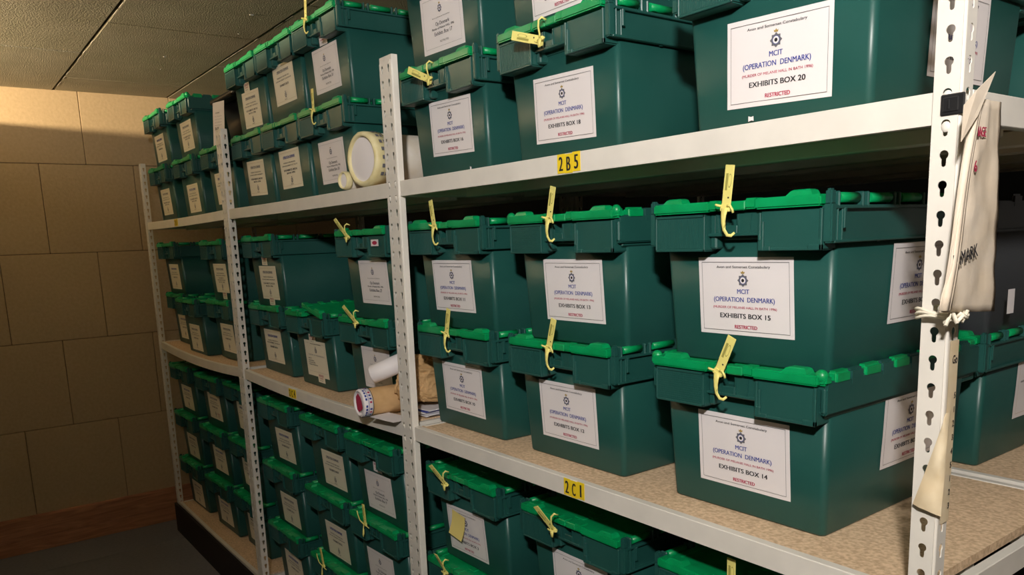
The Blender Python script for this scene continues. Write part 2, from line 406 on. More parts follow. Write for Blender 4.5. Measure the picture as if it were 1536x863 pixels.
# right-hand bay, bottom shelf
bx(-1.30, FY + .01, ZB + L3, 'A', 'green box labelled EXHIBITS BOX 3 with a yellow note on its label', 'A', 3, lx=-.03, lz=.090, roll=-.03)
bx(-.835, FY + .01, ZB + L3, 'A', 'green box beside box 3 on the lower stack, its label cut off below', 'A', 4, lx=.0, lz=.10)
bx(-.375, FY + .01, ZB + L3, 'A', 'green box under the shelf of box 14, only its lid and yellow tag showing', 'A', 5, lz=.10)
bx(-1.305, FY, ZB + L2, 'A', 'green box directly under box 3, only its lid showing at the bottom of the photo')
bx(-.84, FY, ZB + L2, 'A', 'green box in the lower bay, under the box beside box 3')
bx(-.38, FY, ZB + L2, 'A', 'green box in the lower bay, in the stack under box 14')
for x, n in ((-1.305, 'lowest box of the stack under box 3'), (-.84, 'lowest box of the stack beside box 3'), (-.38, 'lowest box of the stack under box 14')):
    bx(x, FY, ZB, 'A', 'green lidded ' + n)
# middle bay, top shelf
bx(-2.780, FY, ZT, 'A', 'green box with cream label on the top shelf, immediately right of the inner post', 'C', 1, lx=-.012, lz=.118, roll=.03)
bx(-2.410, FY, ZT, 'A', 'green box with cream label on the top shelf, second right of the inner post', 'C', 4, lx=-.01, lz=.122)
bx(-2.040, FY, ZT, 'A', 'green box with white label and yellow seal beside the taped white drum', 'B', 30, lx=-.005, lz=.112)
bx(-2.780, FY, ZT + H, 'A', 'upper green box with cream label and square sticker beside the black tub', 'C', 7, lx=.0, lz=.098, stick=((-.02, .185),), roll=.03)
bx(-2.410, FY, ZT + H, 'B', 'upper green box with cream label, between two taller looking stickered boxes', 'C', 3, lx=-.0, lz=.135)
bx(-2.040, FY, ZT + H, 'A', 'topmost green box with a white label on its front and another on its side', 'B', 31, lx=.0, lz=.118, stick=((.005, .208),), side=('B', 31, .42, .150))
# middle bay, middle shelf (slightly sagging)
bx(-2.755, FY, ZM - .006, 'A', 'green box with cream label on the sagging shelf, immediately right of the inner post', 'C', 6, lx=-.012, lz=.115)
bx(-2.325, FY, ZM - .010, 'A', 'green box with its right lid flap lifted and a long cream label', 'D', 1, lx=.003, lz=.108, stick=((-.01, .185), (.03, .036)), open_flap=.22)
bx(-1.83, FY, ZM - .006, 'A', 'green box with yellow seal behind the taped tube and white roll', 'B', 26, lx=.012, lz=.122)
bx(-2.770, FY, ZM - .006 + H, 'A', 'upper green box with cream label and two stickers beside an empty gap', 'C', 7, lx=.008, lz=.092, stick=((-.008, .183), (.015, .015)))
bx(-1.81, FY, ZM - .006 + H, 'A', 'green box labelled Exhibits Box 27 with a yellow seal leaning left', 'B', 27, lx=.014, lz=.115)
# middle bay, bottom shelf
for x, dx, stl, nm, lab, st, rz in (
        (-2.76, .02, 'C', 6, 'top green box of the stack right of the inner post, creased cream label', None, 0),
        (-2.27, .03, 'C', 3, 'top green box of the middle stack in the lower bay, creased cream label', None, 0),
        (-1.855, -.01, 'B', 9, 'top green box of the stack left of the corner post, white label and stickers', ((.0, .178),), 0)):
    bx(x, FY, ZB + L3, 'A', lab, stl, nm, lx=dx, lz=.083, stick=st, roll=-.03)
for x, dx, stl, nm, lab in (
        (-2.76, .01, 'C', 9, 'second green box down in the stack right of the inner post, creased cream label'),
        (-2.27, .01, 'C', 0, 'second green box down in the middle stack of the lower bay, cream label'),
        (-1.86, -.03, 'B', 8, 'second green box down left of the corner post, with a tangled yellow seal')):
    bx(x, FY, ZB + L2, 'A', lab, stl, nm, lx=dx, lz=.080, roll=-.03)
for x, dx, lab in ((-2.76, .0, 'lowest green box of the stack right of the inner post'), (-2.27, 0, 'lowest green box of the middle stack in the lower bay'),
                   (-1.86, 0, 'lowest green box of the stack left of the corner post')):
    bx(x, FY, ZB, 'A', lab, 'C', 6, lx=dx, lz=.095)
# far bay
bx(-4.24, FY - .01, ZT, 'A', 'green box with cream label in the far top corner, under another box', 'C', 1, lx=-.008, lz=.105)
bx(-3.755, FY, ZT, 'A', 'green box with cream label on the far top shelf, second from the wall', 'C', 4, lx=.01, lz=.095)
bx(-3.25, FY, ZT, 'A', 'green box with cream label under the black tub, partly behind the inner post', 'C', 6, lz=.11)
bx(-4.24, FY - .01, ZT + H, 'A', 'green box on the far upper layer nearest the blockwork wall', 'C', 6, lz=.105, lx=-.01)
bx(-3.745, FY, ZT + H, 'B', 'green box on the far upper layer beside the black tub', 'C', 7, lz=.110)
bx(-4.24, FY + .01, ZM - .008, 'A', 'dim green box with cream label on the far middle shelf nearest the wall', 'C', 6, lz=.100)
bx(-3.85, FY - .035, ZM - .020, 'A', 'dim green box with cream label on the far middle shelf, second from the wall', 'C', 9, lz=.085, lx=0)
bx(-3.40, FY, ZM - .012, 'A', 'green box with cream label on the far middle shelf beside the inner post', 'C', 3, lz=.105)
bx(-4.24, FY - .01, ZM - .008 + H, 'A', 'upper green box with curling label on the far middle shelf nearest the wall', 'C', 6, lz=.096)
bx(-3.415, FY, ZM - .012 + H, 'A', 'upper green box with cream label and low sticker left of the inner post', 'C', 5, lz=.105, stick=((.02, .022),))
for lay, zz, nm in (('top', L3, 6), ('middle', L2, 9), ('bottom', L1, 3)):
    bx(-4.245, FY - .012, ZB + zz, 'A' , 'dim green box, %s of the far corner stack by the timber skirting' % lay, 'C', nm, lz=.085, rz=.02)
    bx(-3.735, FY - .004, ZB + zz, 'A', 'dim green box, %s of the second stack from the wall' % lay, 'C', nm + 3, lz=.105, rz=.03, stick=((.05, .06),) if zz == L3 else None)
    bx(-3.325, FY + .02, ZB + zz, 'A', 'dim green box, %s of the stack just left of the inner post' % lay, 'C', nm, lz=.11, side=('C', 6, .30, .13))
# boxes of the shelving run behind (back to back)
bx(-.382, .632, ZM, 'A', 'green box on the rear shelving behind box 14, cream label on its side', None, side=('C', 6, .32, .150))
b = bx(-.375, .625, ZM + H, 'K', 'charcoal grey crate stacked on the rear green box, right of the near post', grp='charcoal crates')
bx(-.33, .64, ZT, 'A', 'green box on the rear top shelving at the right edge of the photo', None, side=('B', 22, .20, .165))
for o in sum([[x for x in p if x] for p in PROTO.values()], []): bpy.data.objects.remove(o)

# torn scrap stuck low on box 20, clear scuff on box 16, small red-printed sticker on the collar of box 27
def scrap(owner, x, y, z, w, h, m='paper', red=False, name='paper_scrap'):
    mb = MB(); mb.faces([(-w / 2, 0, -h / 2), (w * .1, 0, -h * .35), (w / 2, 0, -h / 2), (w * .45, 0, h * .4), (0, 0, h * .3), (-w / 2, 0, h / 2)] if not red else
                        [(-w / 2, 0, -h / 2), (w / 2, 0, -h / 2), (w / 2, 0, h / 2), (-w / 2, 0, h / 2)], [tuple(range(6 if not red else 4))], m)
    if red: mb.faces([(w * .32 * math.cos(a * PI / 6), -.0004, h * .3 * math.sin(a * PI / 6)) for a in range(12)], [tuple(range(12))], 'red')
    o = mb.build(name, owner); o.location = (x, y, z)
byl = lambda t: next(b for b in BOXES if t in b['label'])
scrap(byl('EXHIBITS BOX 20'), -.045, .0625, .020, .011, .009)
scrap(byl('EXHIBITS BOX 16'), .090, .0618, .014, .007, .014, 'slip')
scrap(byl('Exhibits Box 27'), .112, .0185, .247, .050, .020, 'paper', True, 'collar_sticker')
# slips tucked in
def slip(name, w, h, loc, rot, label, m='slip', lines=(), cat='paper'):
    o = sheet(w, h, m, random.random() * 40, .002).build(name); tag(o, label, cat)
    o.matrix_world = Matrix.Translation(loc) @ Matrix.Rotation(rot[2], 4, 'Z') @ Matrix.Rotation(rot[0], 4, 'X') @ Matrix.Rotation(rot[1], 4, 'Y')
    if lines:
        mb = MB()
        for t, x, z, ww, hh, mm in lines: put_text(mb, t, x, z, ww, hh, mm, -.0024, .0002)
        l = mb.build('lettering', o)
    return o

# ------------------------------------------------------------------ yellow pull-tight seals
def seal(X, Y, Z, lean, label, style='up', s=1.0, twist=0):
    t = empty('security_seal', label, 'security seal', (X, Y, Z), 0, 'yellow plastic seals threaded through the box lids')
    mb = MB(); c, sn = math.cos(lean), math.sin(lean)
    R = Matrix.Rotation(lean, 4, 'Y') @ Matrix.Scale(s, 4)
    if style == 'diag': R = Matrix.Rotation(lean, 4, 'Y') @ Matrix.Rotation(.45, 4, 'X') @ Matrix.Scale(s, 4)
    mb.box(-.0095, .0095, -.0008, .0008, .004, .072, 'seal', .0007, 1, R)
    mb.box(-.0055, -.001, -.0012, -.0006, .030, .058, 'sealink', 0, 1, R @ Matrix.Translation((0, 0, 0)))
    t2 = []
    n = 18
    for r_, m_ in ((.0045, 'sealink'), (.0038, 'seal')):
        mb.faces([R @ Vector((.003 + r_ * .8 * math.cos(2 * PI * k / n), -.0011 - (.0002 if m_ == 'seal' else 0), .046 + r_ * 2.6 * math.sin(2 * PI * k / n))) for k in range(n)], [tuple(range(n))], m_)
    mb.box(-.0095, -.0085, -.0013, 0, .008, .024, 'ink', 0, 1, R); mb.box(.002, .0048, -.0013, 0, .017, .0195, 'ink', 0, 1, R)
    mb.build('tag_plate', t)
    mb = MB()
    mb.loft([[R @ Vector(p) for p in ((-.0085, -.0035, z), (.0085, -.0035, z), (.0085, .0025, z), (-.0085, .0025, z))] for z in (-.002, .006)], 'seal', smooth=False)
    mb.box(-.010, .010, -.004, .003, -.005, .002, 'seal', .0015, 1, R)
    if style in ('up', 'diag'):
        # flat tail that tapers and curls under
        pts = [(0, -.003, 0), (.0, -.006, -.012), (.001, -.008, -.024), (.003, -.008, -.036), (.009, -.007, -.045), (.016, -.006, -.046), (.021, -.003, -.041)]
        if style == 'diag': pts = [(0, -.006, .002), (.002, -.008, -.006), (.0025, -.008, -.014)]
        mb.tube(pts, [.0075, .0055, .0042, .0034, .003, .0028, .0022][:len(pts)], 'seal', 8, .45)
        if style == 'up': mb.tube([(.003, -.009, -.002), (.006, -.011, -.014), (.0065, -.010, -.026), (.004, -.009, -.032)], .0009, 'seal', 6)
    if style == 'diag':
        mb.tube([(0, -.004, .002), (.004, -.008, .012), (.005, -.012, .026), (.007, -.012, .038), (.010, -.006, .044), (.012, .004, .040)], .0027, 'seal', 8, .6)
        mb.tube([(0, -.004, 0), (.010, -.006, .0), (.017, -.006, .003)], .002, 'seal', 6)
        mb.tube([(0, -.004, 0), (-.010, -.006, -.001), (-.015, -.006, .001)], .002, 'seal', 6)
    if style == 'up':
        mb.tube([(-.006, -.004, .004), (-.014, -.006, .006), (-.017, -.006, .007)], .0022, 'seal', 6)
        mb.tube([(.006, -.004, .004), (.012, -.004, .004), (.016, -.003, -.003), (.0165, -.002, -.008)], .0022, 'seal', 6)
    if style == 'tangle':
        mb.tube([(-.002, -.004, 0), (-.020, -.010, .012), (-.034, -.010, .030), (-.040, -.009, .042)], .0028, 'seal', 6, .6)
        mb.tube([(0, -.004, 0), (.016, -.010, .006), (.034, -.010, .004), (.040, -.006, -.001)], .0022, 'seal', 6, .6)
        mb.tube([(0, -.006, 0), (.001, -.010, -.018), (-.003, -.010, -.034), (-.001, -.010, -.042), (.003, -.009, -.030), (.002, -.008, -.014)], .0016, 'seal', 6)
    mb.build('strap', t)
    return t
SZ = .276
def sl(X, base, lean, lab, style='up', dy=0, s=1.0, dz=0): return seal(X - (.008 if X > -1.4 else 0), FY + .0080 + dy, base + SZ + dz, lean, lab, style, s)
sl(-.365, ZM + H, .12, 'yellow seal standing upright on box 15')
sl(-.378, ZM, .42, 'yellow seal leaning right on box 14, overlapping the label above')
sl(-.838, ZM + H, .24, 'yellow seal leaning right on box 13')
sl(-.852, ZM, .30, 'yellow seal leaning right on box 12')
sl(-1.315, ZM + H, -.18, 'yellow seal bending left on box 11', dy=-.002)
sl(-1.285, ZM, .24, 'yellow seal leaning right on box 10')
sl(-1.300, ZT, -1.05, 'yellow seal lying across the front of box 16, plate to the upper left', 'diag', dz=-.034)
sl(-.846, ZT, -1.25, 'yellow seal hanging across the front of box 18, plate to the left', 'diag', dz=-.034)
sl(-2.055, ZT, .05, 'yellow seal standing up on the box beside the taped drum', s=.95)
sl(-2.060, ZT + H, .15, 'yellow seal on the topmost box with two white labels', s=.95)
sl(-1.86, ZM - .006 + H, -.35, 'yellow seal leaning left on Exhibits Box 27', 'diag', dz=-.01)
sl(-1.84, ZM - .006, -.45, 'yellow seal leaning left above the white paper roll', 'diag')
sl(-1.325, ZB + L3, -.45, 'yellow seal leaning left on box 3', 'diag', dz=-.012, dy=-.002)
sl(-.850, ZB + L3, -.42, 'yellow seal leaning left on the lid beside box 3', 'diag', dz=-.010, dy=-.002)
sl(-.345, ZB + L3, .0, 'yellow seal standing upright under the shelf edge below box 14', dz=.008)
sl(-1.355, ZB + L2, .0, 'yellow seal standing upright on the lid under box 3', 'diag', dz=.0)
sl(-1.885, ZB + L2, -.1, 'tangled yellow seal on the box left of the corner post', 'tangle')
sl(-2.29, ZB, -.3, 'yellow seal on the lowest box in the middle of the lower bay', 'tangle')

# sticky note on box 3's label
nb = MB(); nv = []
for j in range(7):
    for i in range(5):
        u, v = i / 4, j / 6; nv.append((-.034 + .068 * u + .003 * math.sin(v * 3), -.004 - .012 * (1 - v) ** 2, -.036 + .072 * v - .004 * u))
nb.faces(nv, [(j * 5 + i, j * 5 + i + 1, j * 5 + i + 6, j * 5 + i + 5) for j in range(6) for i in range(4)], 'note', True)
nt_ = nb.build('sticky_note'); nt_.location = (-1.372, FY + .068, ZB + L3 + .122); nt_.rotation_euler = (.0, .08, 0)
tag(nt_, 'yellow sticky note on the label of box 3', 'sticky note')

# ------------------------------------------------------------------ shelving units with keyhole uprights
POST_TOP = Z0 + 7.75 * PITCH
def post_mesh(plain=False):
    mb = MB(); W = .0175; D = .018 if plain else .028; n0 = int(math.floor((POST_TOP - Z0) / PITCH)); n1 = -49
    rc, sw, sb = .0058, .0032, -.0152
    def rad(a):
        dx, dz = math.cos(a), math.sin(a); r = rc
        if dz < 0 and abs(dx) < 1e-9: return -sb
        if dz < 0:
            # slot sides / rounded end
            rs = sw / abs(dx) if abs(dx) > 1e-9 else 9
            z = rs * dz
            if z < sb + sw:   # intersect end circle centred (0, sb+sw)
                cz = sb + sw; bq = -dz * cz; disc = (dz * cz) ** 2 - (cz * cz - sw * sw)
                rs = dz * cz + math.sqrt(max(disc, 0))
            r = max(r, rs)
        return r
    def cell(zc, mapper, w0, w1, zlo, zhi):
        angs = sorted(set([round(2 * PI * k / 20, 6) for k in range(20)] + [round(3 * PI / 2 + d, 6) for d in (-.5, -.42, -.3, -.2, -.1, .1, .2, .3, .42, .5)] +
                          [round(math.atan2(b, a) % (2 * PI), 6) for a in (w0, w1) for b in (zlo, zhi)]))
        inn, out = [], []
        for a in angs:
            r = rad(a); dx, dz = math.cos(a), math.sin(a); inn.append(mapper(r * dx, zc + r * dz))
            t = min([w / dx for w in (w0, w1) if abs(dx) > 1e-6 and w / dx > 0] + [q / dz for q in (zlo, zhi) if abs(dz) > 1e-6 and q / dz > 0])
            out.append(mapper(t * dx, zc + t * dz))
        N = len(angs); mb.faces(inn + out, [(k, (k + 1) % N, N + (k + 1) % N, N + k) for k in range(N)], 'steel')
    up = PITCH * .42; dn = -PITCH * .58
    front = lambda x, z: (x, 0, z)
    sidef = lambda q, z: (W, .0155 + q, z)
    for k in range(n1, n0 + 1):
        zc = Z0 + k * PITCH
        if zc + dn < 0: continue
        cell(zc, front, -W, W - .003, dn, up)
        if not plain: cell(zc, sidef, -.0125, .0125, dn, up)
        else: mb.faces([(W, .003, zc + dn), (W, D, zc + dn), (W, D, zc + up), (W, .003, zc + up)], [(0, 1, 2, 3)], 'steel')
    zt = Z0 + n0 * PITCH + up
    zl = min(v.co.z for v in mb.bm.verts)
    arc = [(W - .003 + .003 * math.sin(a), .003 - .003 * math.cos(a)) for a in [PI / 2 * k / 4 for k in range(5)]]
    for (a, b), (c, d) in zip(arc[:-1], arc[1:]): mb.faces([(a, b, zl), (c, d, zl), (c, d, zt), (a, b, zt)], [(0, 1, 2, 3)], 'steel', True)
    for lo, hi in ((zt, POST_TOP), (0, zl)):
        mb.faces([(-W, 0, lo), (W - .003, 0, lo), (W - .003, 0, hi), (-W, 0, hi)], [(0, 1, 2, 3)], 'steel')
        mb.faces([(W, .003, lo), (W, D, lo), (W, D, hi), (W, .003, hi)], [(0, 1, 2, 3)], 'steel')
        for (a, b), (c, d) in zip(arc[:-1], arc[1:]): mb.faces([(a, b, lo), (c, d, lo), (c, d, hi), (a, b, hi)], [(0, 1, 2, 3)], 'steel', True)
    # back web gives the sheet its thickness
    bmesh.ops.remove_doubles(mb.bm, verts=mb.bm.verts[:], dist=.00005)
    o = mb.build('upright_post'); md = o.modifiers.new('Solidify', 'SOLIDIFY'); md.thickness = .0016; md.offset = -1
    return o
POST = post_mesh(); POSTP = post_mesh(True)
DEP = .630
def beam(mb, x0, x1, y0, y1, z, h, sag):
    n = 16; rings = []
    for k in range(n + 1):
        u = k / n; x = x0 + (x1 - x0) * u; zz = z - sag * 4 * u * (1 - u)
        rings.append([(x, y0, zz - h), (x, y1, zz - h), (x, y1, zz - .0015), (x, y1 - .0015 if y1 > y0 else y1, zz), (x, y0 + .0015, zz), (x, y0, zz - .0015)])
    mb.loft(rings, 'steel', smooth=False)
def number_sticker(parent, X, z, txt, chw, h, curl=0):
    mb = MB(); n = len(txt)
    for k, ch in enumerate(txt):
        x = (k - (n - 1) / 2) * chw; dz = -.001 * (k % 2) + (.001 if k == 2 else 0)
        mb.box(x - chw * .49, x + chw * .49, -.0005, .0005, -h / 2 + dz, h / 2 + dz, 'sticker')
        put_text(mb, ch, x, dz, (None if ch == '1' else chw * .46), h * .74, 'ink', -.0009, chw * .045)
    o = mb.build('number_sticker', parent); o.location = (X, 0.0028, z); return o
def shelving(x0, x1, yf, label, sags, stickers=(), plainleft=False, mirror=False):
    t = empty('shelving_unit', label, 'shelving', (0, 0, 0), 0, 'cream steel shelving units standing in a row')
    for k, (x, y) in enumerate(((x0, yf), (x1, yf))):
        p = share(POSTP if k == 0 and plainleft else POST, 'upright_post', t, (x, y, 0))
        if k == 1 and mirror: p.scale = (-1, 1, 1)
    for x in (x0, x1):
        p = share(POST, 'upright_post', t, (x, yf + DEP, 0)); p.scale = (1, -1, 1)
    a, b = x0 + .0177, x1 - .0177
    for (z, sag, nm) in ((ZT, sags[0], 't'), (ZM, sags[1], 'm'), (ZB, sags[2], 'b')):
        mb = MB(); hh = .041
        beam(mb, a - .002, b + .001, yf + .0035, yf + .022, z, hh, sag); beam(mb, a - .002, b + .001, yf + DEP - .022, yf + DEP - .0035, z, hh, sag)
        for x in (x0 + .0195, x1 + .0185):     # end beams, seen on the outside
            mb.box(x - .018 if x > x1 else x - .001, x - .001 if x > x1 else x + .014, yf + .031, yf + DEP - .031, z - hh, z, 'steel', .0012)
        # underside stiffeners
        for y in (yf + .21, yf + .42): mb.box(a + .01, b - .01, y, y + .03, z - .045 - sag, z - .019 - sag, 'steel', .002)
        # hooked connectors seen in the keyholes
        for x in (x0, x1):
            for q in (-1, -2):
                zz = z - .0045 + (q + 1) * PITCH
                t_ = bmesh.new(); bmesh.ops.create_uvsphere(t_, u_segments=12, v_segments=6, radius=.0062)
                for v in t_.verts: v.co = Vector((x + v.co.x, yf - .0005 + v.co.y * .45, zz - .003 + v.co.z * 1.15))
                for f in t_.faces: f.smooth = True
                mb.add(t_, 'steel')
        fr = mb.build('shelf_frame', t)
        dk = MB(); n = 16; rings = []
        for k in range(n + 1):
            u = k / n; x = a + .002 + (b - a - .004) * u; zz = z - .0015 - sag * 4 * u * (1 - u)
            rings.append([(x, yf + .0222, zz - .016), (x, yf + DEP - .0222, zz - .016), (x, yf + DEP - .0222, zz), (x, yf + .0222, zz)])
        dk.loft(rings, 'chip', smooth=False); dk.build('shelf_deck', fr)
        for (lv, X, tx, cw, h) in stickers:
            if lv == nm:
                u = (X - a) / (b - a); number_sticker(fr, X, z - .0195 - sag * 4 * u * (1 - u), tx, cw, h)
    if yf > 0: return t
    mb = MB(); mb.box(x0 - .0170, x1 + .0170, yf - .018, yf - .002, 0, ZB - .008, 'plinth', .002); mb.build('plinth_board', t)
    return t
P0, P1L, P1R, P2L, P2R, P3 = -4.447, -2.986, -2.951, -1.493, -1.458, 0
bay3 = shelving(P2R, P3, 0, 'near shelving bay with number plates 2B5 and 2C1 on its beams', (0, 0, 0), (('t', -.738, '2B5', .0235, .038), ('m', -.746, '2C1', .0225, .038)), True)
shelving(P1R, P2L, 0, 'middle shelving bay with the small 2C4 number on its sagging shelf', (.003, .012, .004), (('m', -2.378, '2C4', .024, .034),), mirror=True)
shelving(P0, P1L, 0, 'far shelving bay against the blockwork wall', (.004, .022, .006), (('t', -3.80, '2B1', .022, .034),), mirror=True)
shelving(P2R, P3, DEP + .012, 'rear shelving bay standing back to back behind the near one', (0, 0, 0))
bpy.data.objects.remove(POST); bpy.data.objects.remove(POSTP)
# black clip on the near post
mb = MB(); mb.box(-.010, .0195, -.0045, -.0006, -.013, .013, 'black', .0015); mb.box(-.006, .013, -.0062, -.004, -.009, .009, 'black', .002); mb.box(.0, .003, -.0075, -.006, -.006, .006, 'black', .0008)
c = mb.build('plastic_clip', bay3); c.location = (.003, 0, ZT - .019)

# ------------------------------------------------------------------ things lying on the shelves
def wrapped_roll(name, p, az, r, length, label, big=True, body='wtape'):
    t = empty(name, label, 'tube', p, 0)
    d = Vector((math.cos(az), math.sin(az), 0)); u = Vector((-d.y, d.x, 0)); w = Vector((0, 0, 1))
    def ring(s, rr, n=40, jit=0):
        return [d * s + (u * math.cos(2 * PI * k / n) + w * math.sin(2 * PI * k / n)) * (rr + jit * noise.noise(Vector((k * .6, s * 40, 1)))) + w * r for k in range(n)]
    mb = MB(); mb.loft([ring(.012, r * .97), ring(length * .5, r, jit=r * .02), ring(length, r * .98)], body, True, True); mb.build('tube_body', t)
    mb = MB(); mb.loft([ring(.02, r * .80), ring(-.002, r * .82), ring(-.005, r * .89), ring(-.001, r * .99, jit=r * .03), ring(.010, r * 1.02, jit=r * .03), ring(r * .62, r * 1.015, jit=r * .02), ring(r * .64, r * .97)], 'ytape' if big else 'paper', False, False); mb.build('tape_band', t)
    mb = MB(); n = 40; mb.loft([ring(.004, r * .83, n), ring(.002, r * .4, n), ring(.0015, .001, n)], 'paper', False, True); mb.build('end_disc', t)
    return t, ring, d, u, w
t, ring, d, u, w = wrapped_roll('taped_drum', (-1.650, .0, ZT), math.radians(97), .078, .40, 'large white drum wound with cream tape at the end of the top shelf')
mb = MB()      # dark print round the tape band
for k in range(7):
    a = math.radians(-38 + k * 17); rr = .078 * 1.045
    for s0, hh in ((.016, .010), (.030, .006)):
        pts = []
        for ds, da in ((0, 0), (hh, 0), (hh, .13), (0, .13)):
            pts.append(d * (s0 + ds) + (-u * math.cos(a + da) + w * math.sin(a + da)) * rr + w * .078)
        mb.faces(pts, [(0, 1, 2, 3)], 'grey')
mb.build('tape_print', t)
wrapped_roll('small_paper_tube', (-1.775, -.005, ZT), math.radians(97), .027, .30, 'small white tube lying against the taped drum', True)
t, ring, d, u, w = wrapped_roll('taped_tube', (-1.665, -.055, ZM + .002), math.radians(87), .043, .20, 'short tube wound with purple printed tape, sticking out over the shelf edge', False, 'kraft')
mb = MB()
for k in range(26):
    a = 2 * PI * k / 26; rr = .043 * 1.05
    for s0, hh, da, m_ in ((.001, .006, .16, 'blue'), (.010, .0015, .25, 'blue'), (.014, .007, .12, 'blue' if k % 3 else 'red'), (.0245, .0018, .25, 'ink')):
        if (k * 7 + int(s0 * 1000)) % 5 == 0 and hh > .005: continue
        mb.faces([d * (s0 + ds) + (u * math.cos(a + q) + w * math.sin(a + q)) * rr + w * .043 for ds, q in ((0, 0), (hh, 0), (hh, da), (0, da))], [(0, 1, 2, 3)], m_)
mb.faces([d * -.0035 + (u * math.cos(2 * PI * k / 9) * (.022 + .006 * (k % 2)) + w * math.sin(2 * PI * k / 9) * (.024 + .004 * (k % 3))) + w * .043 for k in range(9)], [tuple(range(9))], 'red')
mb.build('tape_print', t)
# white paper roll leaning up behind it
mb = MB(); n = 28
p0, p1 = Vector((-1.678, .000, ZM + .125)), Vector((-1.606, .070, ZM + .165)); d = (p1 - p0).normalized(); u = d.orthogonal().normalized(); w = d.cross(u)
rg = lambda s, r: [p0 + d * s + (u * math.cos(2 * PI * k / n) + w * math.sin(2 * PI * k / n)) * r for k in range(n)]
mb.loft([rg(.01, .010), rg(0, .013), rg(0, .027), rg(.004, .029), rg(.105, .029), rg(.105, .01)], 'paper', True, True)
tag(mb.build('paper_roll'), 'white paper roll propped on the brown bag', 'paper roll')
# crumpled brown paper bag
def crumple(name, cx, cy, z, sx, sy, sz, m, label, cat, seed=1, fold=()):
    t = bmesh.new(); bmesh.ops.create_icosphere(t, subdivisions=5, radius=1)
    for v in t.verts:
        c = v.co; q = Vector((math.copysign(abs(c.x) ** .7, c.x), math.copysign(abs(c.y) ** .7, c.y), math.copysign(abs(c.z) ** .75, c.z)))
        nn = 1 + .22 * noise.noise(c * 1.7 + Vector((seed, 0, 0))) - .16 * abs(noise.noise(c * 4.3 + Vector((0, seed, 0)))) - .07 * abs(noise.noise(c * 10 + Vector((seed, 1, 0))))
        v.co = Vector((cx + q.x * sx * nn, cy + q.y * sy * nn, z + max(0, sz + q.z * sz * nn)))
    mb = MB(); mb.add(t, m); o = mb.build(name); tag(o, label, cat); return o
crumple('paper_bag', -1.592, .165, ZM + .030, .072, .125, .078, 'kraft', 'crumpled brown paper bag beside the corner post, behind the taped tube', 'paper bag', 3)
# folded papers under it
mb = MB()
for k in range(5):
    a = .1 * math.sin(k * 2.1); mb.box(-.07, .07, -.12, .12, .0045 * k, .0045 * k + .0035, 'slip' if k != 3 else 'blue', .0008, 1, Matrix.Rotation(a, 4, 'Z'))
o = mb.build('paper_stack'); o.location = (-1.582, .205, ZM + .002); tag(o, 'flat papers under the crumpled brown bag', 'papers')
slip('loose_sheet', .13, .07, (-1.575, .0, ZM + .006), (-1.55, 0, .1), 'loose grey white sheet lying on the shelf edge by the corner post', 'slip')

# black tub with tall paper on the far top shelf
t = empty('black_tub', 'black lidded tub with a white sheet on its front, on the far upper layer', 'tub', (-3.225, FY + .115, ZT + H + .001), 0)
mb = MB(); mb.loft([rrect(.115, .035, .36, .02, 0), rrect(.145, .01, .39, .025, .205)], 'black'); mb.build('body', t)
mb = MB(); mb.loft([rrect(.165, -.03, .41, .03, .205), rrect(.175, -.04, .42, .03, .212), rrect(.175, -.04, .42, .03, .228), rrect(.165, -.03, .41, .03, .234)], 'black'); mb.build('lid', t)
o = sheet(.17, .215, 'paper', 3.3, .001).build('paper_label', t); o.matrix_local = Matrix.Translation((-.030, -.047, .098)) @ Matrix.Rotation(-.05, 4, 'X') @ Matrix.Rotation(.08, 4, 'Y')
mb = MB(); put_text(mb, 'BLACK', -.02, -.01, .055, .017, 'ink', -.002, .0005); put_text(mb, 'OPERATION', .02, -.055, .09, .013, 'ink', -.002, .0005); put_text(mb, 'DENMARK', -.01, .06, .06, .006, 'ink', -.002)
for k in range(4): put_text(mb, 'Avon and Somerset', .0, .045 - .013 * k, .10, .003, 'grey', -.002)
mb.build('lettering', o)
mb = MB(); mb.box(-.07, .08, .05, .30, 0, .045, 'charcoal', .008, 2); mb.box(-.072, .082, .048, .302, .045, .05, 'kraft', .002)
o = mb.build('small_grey_case'); o.location = (-3.225, FY + .085, ZT + H + .236); tag(o, 'small grey case lying on the black tub', 'case')

# ------------------------------------------------------------------ near post: hanging bag, string, masking tape
mb = MB(); nx, nz = 14, 26; vs = []
def bagpt(u, v, back=0):
    # u across (0 = toward the aisle), v up; the bag hangs along the side of the post
    yb, zb, yt, zt_ = -.068, 1.590, -.012, 1.850
    y0 = yb + (yt - yb) * min(1, v * 1.02); y1 = .090 - .022 * v; z = zb + (zt_ - zb) * v - .012 * u * (1 - v)
    y = y0 + (y1 - y0) * u
    x = .036 + .005 * math.sin(u * 16 + 3 * v) * max(0, 1 - u * 2.2) + .003 * noise.noise(Vector((u * 5, v * 7, 2)))
    return (x - back * .010 * math.sin(PI * min(1, u * 1.1)), y, z)
for back in (0, 1):
    vs = [bagpt(i / nx, j / nz, back) for j in range(nz + 1) for i in range(nx + 1)]
    mb.faces(vs, [(j * (nx + 1) + i, j * (nx + 1) + i + 1, (j + 1) * (nx + 1) + i + 1, (j + 1) * (nx + 1) + i) for j in range(nz) for i in range(nx)], 'bag', True)
for i0 in (0,):
    pass
